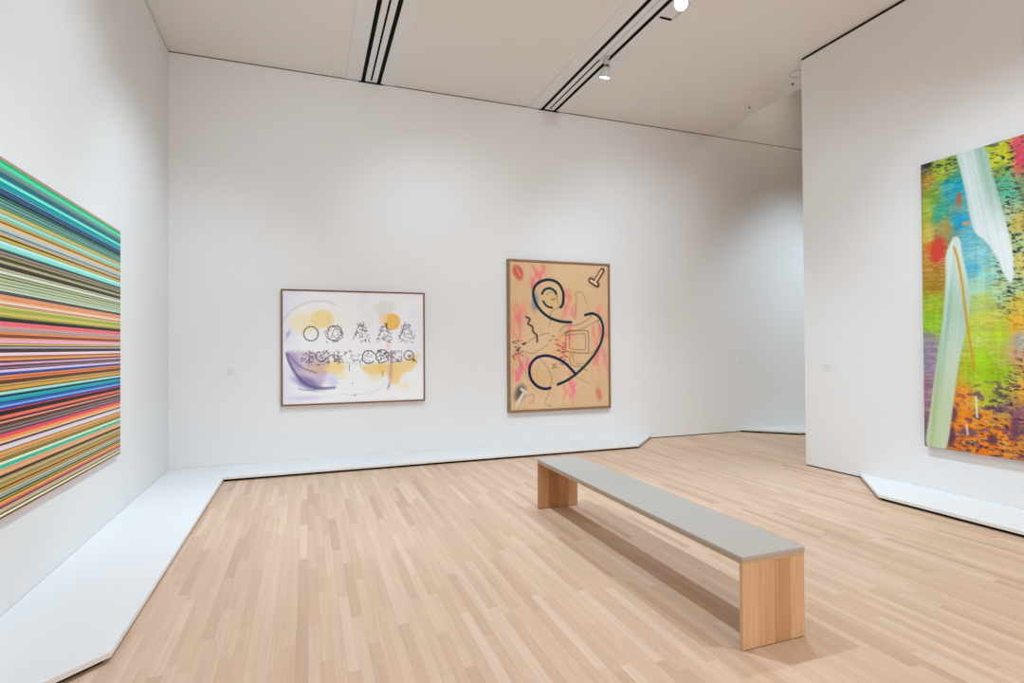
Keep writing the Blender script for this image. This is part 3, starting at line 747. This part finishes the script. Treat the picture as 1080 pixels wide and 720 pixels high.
    P.line(smooth(T([(1006, 262), (1010, 275), (1014, 300), (1018, 335), (1022, 365), (1026, 392)]), 6), .017, (214, 156, 40), .95)
    P.line(T([(1027, 419), (1028, 440)]), .014, (240, 236, 200), .9); P.line(T([(1017, 448), (1018, 458)]), .012, (240, 230, 190), .9)
    paint_mesh('canvas', P, (-D, W / 2, H), (0, -1, 0), t, M_paint, 1.0, .045)
    obj('stretcher', boxes(((-D + .0462, -W / 2 + .02, .02), (-.004, W / 2 - .02, H - .02))), M_back, t)
    obj('hanging_cleat', boxes(((-.004, -W / 2 + .3, H - .22), (0, W / 2 - .3, H - .14))), M_alu, t)

abstract_canvas()

# ------------------------------------------------------------------ wall labels
def wall_label(label, loc, rz, w=.15, h=.11):
    t = thing('wall_label', label, 'label', loc, (0, 0, rz), 'wall labels beside the pictures')
    obj('card', box(bmesh.new(), (-w / 2, -.004, -h / 2), (w / 2, -.0005, h / 2), .0005, 1), M_card, t)
    bm = bmesh.new()
    for k, (z, l) in enumerate(((.030, .55), (.012, .70), (-.012, .45), (-.028, .6))):
        box(bm, (-w / 2 + .012, -.0046, z - .0035), (-w / 2 + .012 + l * (w - .024), -.0040, z + .0035))
    obj('printed_lines', bm, M_ink, t)
wall_label('small pale wall label left of the white framed painting', (-.871, YB, 1.216), 0)
wall_label('small pale wall label on the back wall near the end of the right partition', (7.119, YB, 1.192), 0, .12, .12)
wall_label('small pale wall label on the right partition left of the abstract canvas', (XR, 4.878, 1.232), -PI / 2, .20, .12)

# ------------------------------------------------------------------ ceiling tracks
def ceiling_track(x, label, plate):
    t = thing('ceiling_track', label, 'ceiling track', (x, 0, ZC), group='ceiling tracks')
    y0, y1 = YN + .02, YB - .004
    hw, z = .325, -.007
    # white panel either side of the two slots and between them
    obj('panel', boxes(((-hw, y0, z), (-.129, y1, -.0005)), ((.129, y0, z), (hw, y1, -.0005)), bev=.003), M_strip, t)
    obj('center_panel', boxes(((-.079, y0, z), (-.012, y1 - .03, -.0005)), ((.012, y0, z), (.079, y1 - .03, -.0005)), bev=.002), M_strip, t)
    for s in (-1, 1):
        xa, xb = sorted((s * .079, s * .129))
        obj('slot', boxes(((xa, y0, z + .0015), (xb, y1, -.0005))), M_black, t)
    rail = bmesh.new()
    ys = [(y0, plate[0]), (plate[1], y1 - .06)] if plate else [(y0, y1 - .06)]
    for a, b in ys: box(rail, (-.012, a, z + .002), (.012, b, -.0005))
    obj('rail', rail, M_black, t)
    if plate: obj('cover_plate', boxes(((-.0119, plate[0], z + .0004), (.0119, plate[1], -.0005))), M_track, t)
    obj('end_cap', boxes(((-.165, y1 - .010, -.020), (.165, y1 + .0035, -.0075))), M_black, t)
    return t
ceiling_track(TRACKS[0], 'white ceiling track panel with two black slots above the white framed painting', None)
ceiling_track(TRACKS[1], 'white ceiling track panel with two black slots carrying the spotlights', (4.75, 6.10))

# ------------------------------------------------------------------ spotlights
def spotlight(label, loc, aim):
    t = thing('spotlight', label, 'spotlight', loc, group='track spotlights')
    obj('adapter', box(bmesh.new(), (-.018, -.055, -.030), (.018, .055, 0), .004), M_lamp, t)
    obj('stem', lathe(bmesh.new(), [(.030, -.029), (.032, -.045), (.032, -.090), (.028, -.095)], 24), M_lamp, t, True)
    obj('joint', lathe(bmesh.new(), [(.020, -.0945), (.037, -.102), (.037, -.117), (.03, -.122)], 24), M_lampd, t, True)
    R = Matrix.Translation((0, 0, -.115)) @ Vector(aim).to_track_quat('-Z', 'Y').to_matrix().to_4x4()
    bm = lathe(bmesh.new(), [(.030, -.004), (.046, -.012), (.054, -.05), (.066, -.09), (.075, -.118), (.076, -.132), (.070, -.132), (.067, -.120)], 32, True, False)
    bm.transform(R); h = obj('lamp_head', bm, M_lamp, t, True)
    bm = lathe(bmesh.new(), [(.001, -.126), (.04, -.127), (.0675, -.122)], 32, True, False)
    bm.transform(R); obj('lens', bm, M_lens, h)
    return t
ST = ZC - .007
spotlight('light grey track spotlight nearer the back wall with a glowing lens', (TRACKS[1] + .05, 6.02, ST), (-.05, .30, -1))
spotlight('brightly glowing track spotlight at the top edge of the view', (TRACKS[1] + .14, 4.60, ST), (-1, -.55, -.75))

# small fittings on the ceiling
sl = thing('ceiling_black_bar', 'small black bar on the ceiling beside the brightly glowing spotlight', 'slot', (3.71, 5.075, ZC))
obj('black_bar', boxes(((-.075, -.014, -.014), (.075, .014, -.0075))), M_black, sl)  # black bar under the panel; nothing is cut into the ceiling
gr = thing('ceiling_bracket', 'thin grey bracket on the ceiling behind the brightly glowing spotlight', 'bracket', (3.80, 4.90, ZC))
obj('bar', box(bmesh.new(), (-.012, -.13, -.016), (.012, .13, -.0005), .003), M_track, gr)
def sprinkler(label, x, y, r=.028):
    t = thing('ceiling_sprinkler', label, 'sprinkler', (x, y, ZC), group='sprinkler heads')
    obj('collar', lathe(bmesh.new(), [(r, 0), (r, -.005), (r * .75, -.010)], 24), M_strip, t, True)
    obj('head', lathe(bmesh.new(), [(r * .45, -.0101), (r * .4, -.022), (r * .6, -.024), (r * .6, -.027)], 20), M_lampd, t, True)
sprinkler('tiny sprinkler head on the ceiling edge closest to the right partition', 6.28, 5.76)
sprinkler('tiny sprinkler head on the ceiling edge closest to the back wall', 6.28, 6.55, .022)
dl = thing('smoke_detector', 'round pale ceiling detector partly hidden behind the top corner of the right partition', 'detector', (6.13, 5.53, ZC))
obj('rim', lathe(bmesh.new(), [(.115, -.0005), (.115, -.006), (.105, -.010), (.10, -.006)], 40, True, False), M_track, dl, True)
obj('cover', lathe(bmesh.new(), [(.095, -.0005), (.095, -.006), (.06, -.010)], 40), M_strip, dl, True)

# ------------------------------------------------------------------ light: spots along the two tracks, with unseen floods and next-gallery lamps added
def lamp(loc, to, watts, cone=75, blend=1.0, r=.05, col=(1, .985, .97)):
    L = bpy.data.lights.new('gallery_spot_light', 'SPOT')
    L.energy = watts; L.spot_size = math.radians(cone); L.spot_blend = blend; L.shadow_soft_size = r; L.color = col
    o = bpy.data.objects.new('gallery_spot_light', L)
    o.location = loc
    o.rotation_euler = (Vector(to) - Vector(loc)).to_track_quat('-Z', 'Y').to_euler()
    COL.objects.link(o)
ZL = ZC - .34
T1, T2 = TRACKS
LAMPS = [
    ((T1, -1.0, ZL), (XL, -1.0, 2.0), 95), ((T1, 2.0, ZL), (XL, 2.0, 2.0), 95), ((T1, 4.4, ZL), (XL, 4.2, 2.0), 95),
    ((T2, .5, ZL), (XL, 1.5, 2.1), 60), ((T2, 2.5, ZL), (XL, 3.2, 2.1), 60), ((T2, 4.55, ZL - .05), (XL, 4.4, 2.1), 60),
    ((T1, 5.3, ZL), (-.8, YB, 2.0), 85), ((T1, 5.3, ZL), (.6, YB, 2.0), 85), ((T1, 5.3, ZL), (2.0, YB, 2.1), 85),
    ((T1, 3.0, ZL), (.4, YB, 3.0), 70), ((T2, 3.0, ZL), (3.6, YB, 3.0), 70), ((T2, 3.4, ZL), (6.0, YB, 2.8), 70),
    ((T2 - .005, 6.03, ZL - .02), (3.65, YB, 1.6), 62), ((T2, 4.4, ZL), (3.4, YB, 1.6), 60), ((T2, 4.4, ZL), (5.2, YB, 2.0), 75),
    ((T2, -.8, ZL), (XR, -.6, 1.9), 85), ((T2, 1.4, ZL), (XR, 1.5, 1.9), 85), ((T2, 2.9, ZL), (XR, 3.0, 1.7), 74), ((T2, 4.0, ZL), (XR, 4.3, 1.9), 85),
    ((T1, 1.5, ZL), (XR, 2.2, 1.8), 55),
    ((T1, 1.0, ZL), (T1, 1.2, 0), 120), ((T2, 1.0, ZL), (T2, 1.2, 0), 120), ((T1, 3.8, ZL), (T1, 3.8, 0), 120), ((T2, 3.8, ZL), (T2, 3.8, 0), 120),  # unseen floor floods added along the tracks
    ((8.3, 5.0, ZL), (8.6, YB, 1.7), 85), ((9.9, 5.0, ZL), (10.2, YB, 1.7), 85), ((7.8, 6.4, ZU - .4), (7.3, YB, 5.5), 130), ((9.5, 1.0, ZU - .3), (9.5, 1.5, 0), 140),  # last two added high up to brighten the wall above the reveal
    ((T1, 5.3, ZL), (XL, 6.7, 1.4), 75), ((T1, 5.4, ZL), (-1.1, YB, 1.0), 70), ((8.3, 5.0, ZL), (7.4, YB, 1.2), 70),
    ((T1, 5.0, ZL), (.6, 6.0, 0), 70), ((T2, 4.4, ZL), (4.4, 5.8, 0), 75),  # unseen floor spots added to lift the boards near the back
]
for i, (a_, b_, c_) in enumerate(LAMPS):
    W_ = LW[i] if LW else (100, 1, 1, 1)
    if W_[0] > 0: lamp(a_, b_, W_[0], c_, r=(.5 if a_[2] > ZC else .04 if b_[0] == XR else .09), col=W_[1:])
# added fill panel before the solid wall behind the viewer; no opening exists
A = bpy.data.lights.new('rear_fill_light', 'AREA'); A.shape = 'RECTANGLE'; A.size = 6.5; A.size_y = 4.0
W_ = LW[-1] if LW else (100, 1, 1, 1)
A.energy = W_[0]; A.color = W_[1:]
ao = bpy.data.objects.new('rear_fill_light', A); ao.location = (2.1, YN + .05, 2.4)
ao.rotation_euler = Vector((0, 1, 0)).to_track_quat('-Z', 'Y').to_euler(); COL.objects.link(ao)

w = bpy.data.worlds.new('World'); SC.world = w
w.use_nodes = True
w.node_tree.nodes['Background'].inputs[0].default_value = (.9, .95, 1, 1)
w.node_tree.nodes['Background'].inputs[1].default_value = 0.0

# ------------------------------------------------------------------ camera
cam = bpy.data.cameras.new('Camera'); co = bpy.data.objects.new('Camera', cam); COL.objects.link(co)
cam.sensor_width = 36; cam.lens = 583.24 / 1080 * 36; cam.clip_start = .05
yaw, pit, rol = (math.radians(a) for a in (20.326, .589, .376))
fw_ = Vector((math.sin(yaw) * math.cos(pit), math.cos(yaw) * math.cos(pit), math.sin(pit)))
r_ = Vector((math.cos(yaw), -math.sin(yaw), 0)); u_ = r_.cross(fw_)
# picture turned counter-clockwise by rol
r2 = r_ * math.cos(rol) - u_ * math.sin(rol); u2 = u_ * math.cos(rol) + r_ * math.sin(rol)
Mx = Matrix((r2, u2, -fw_)).transposed().to_4x4(); Mx.translation = (0, 0, 1.5)
co.matrix_world = Mx
SC.camera = co

SC.view_settings.view_transform = 'Standard'; SC.view_settings.look = 'None'
SC.view_settings.gamma = 1; SC.view_settings.use_curve_mapping = False
SC.view_settings.exposure = 0.0
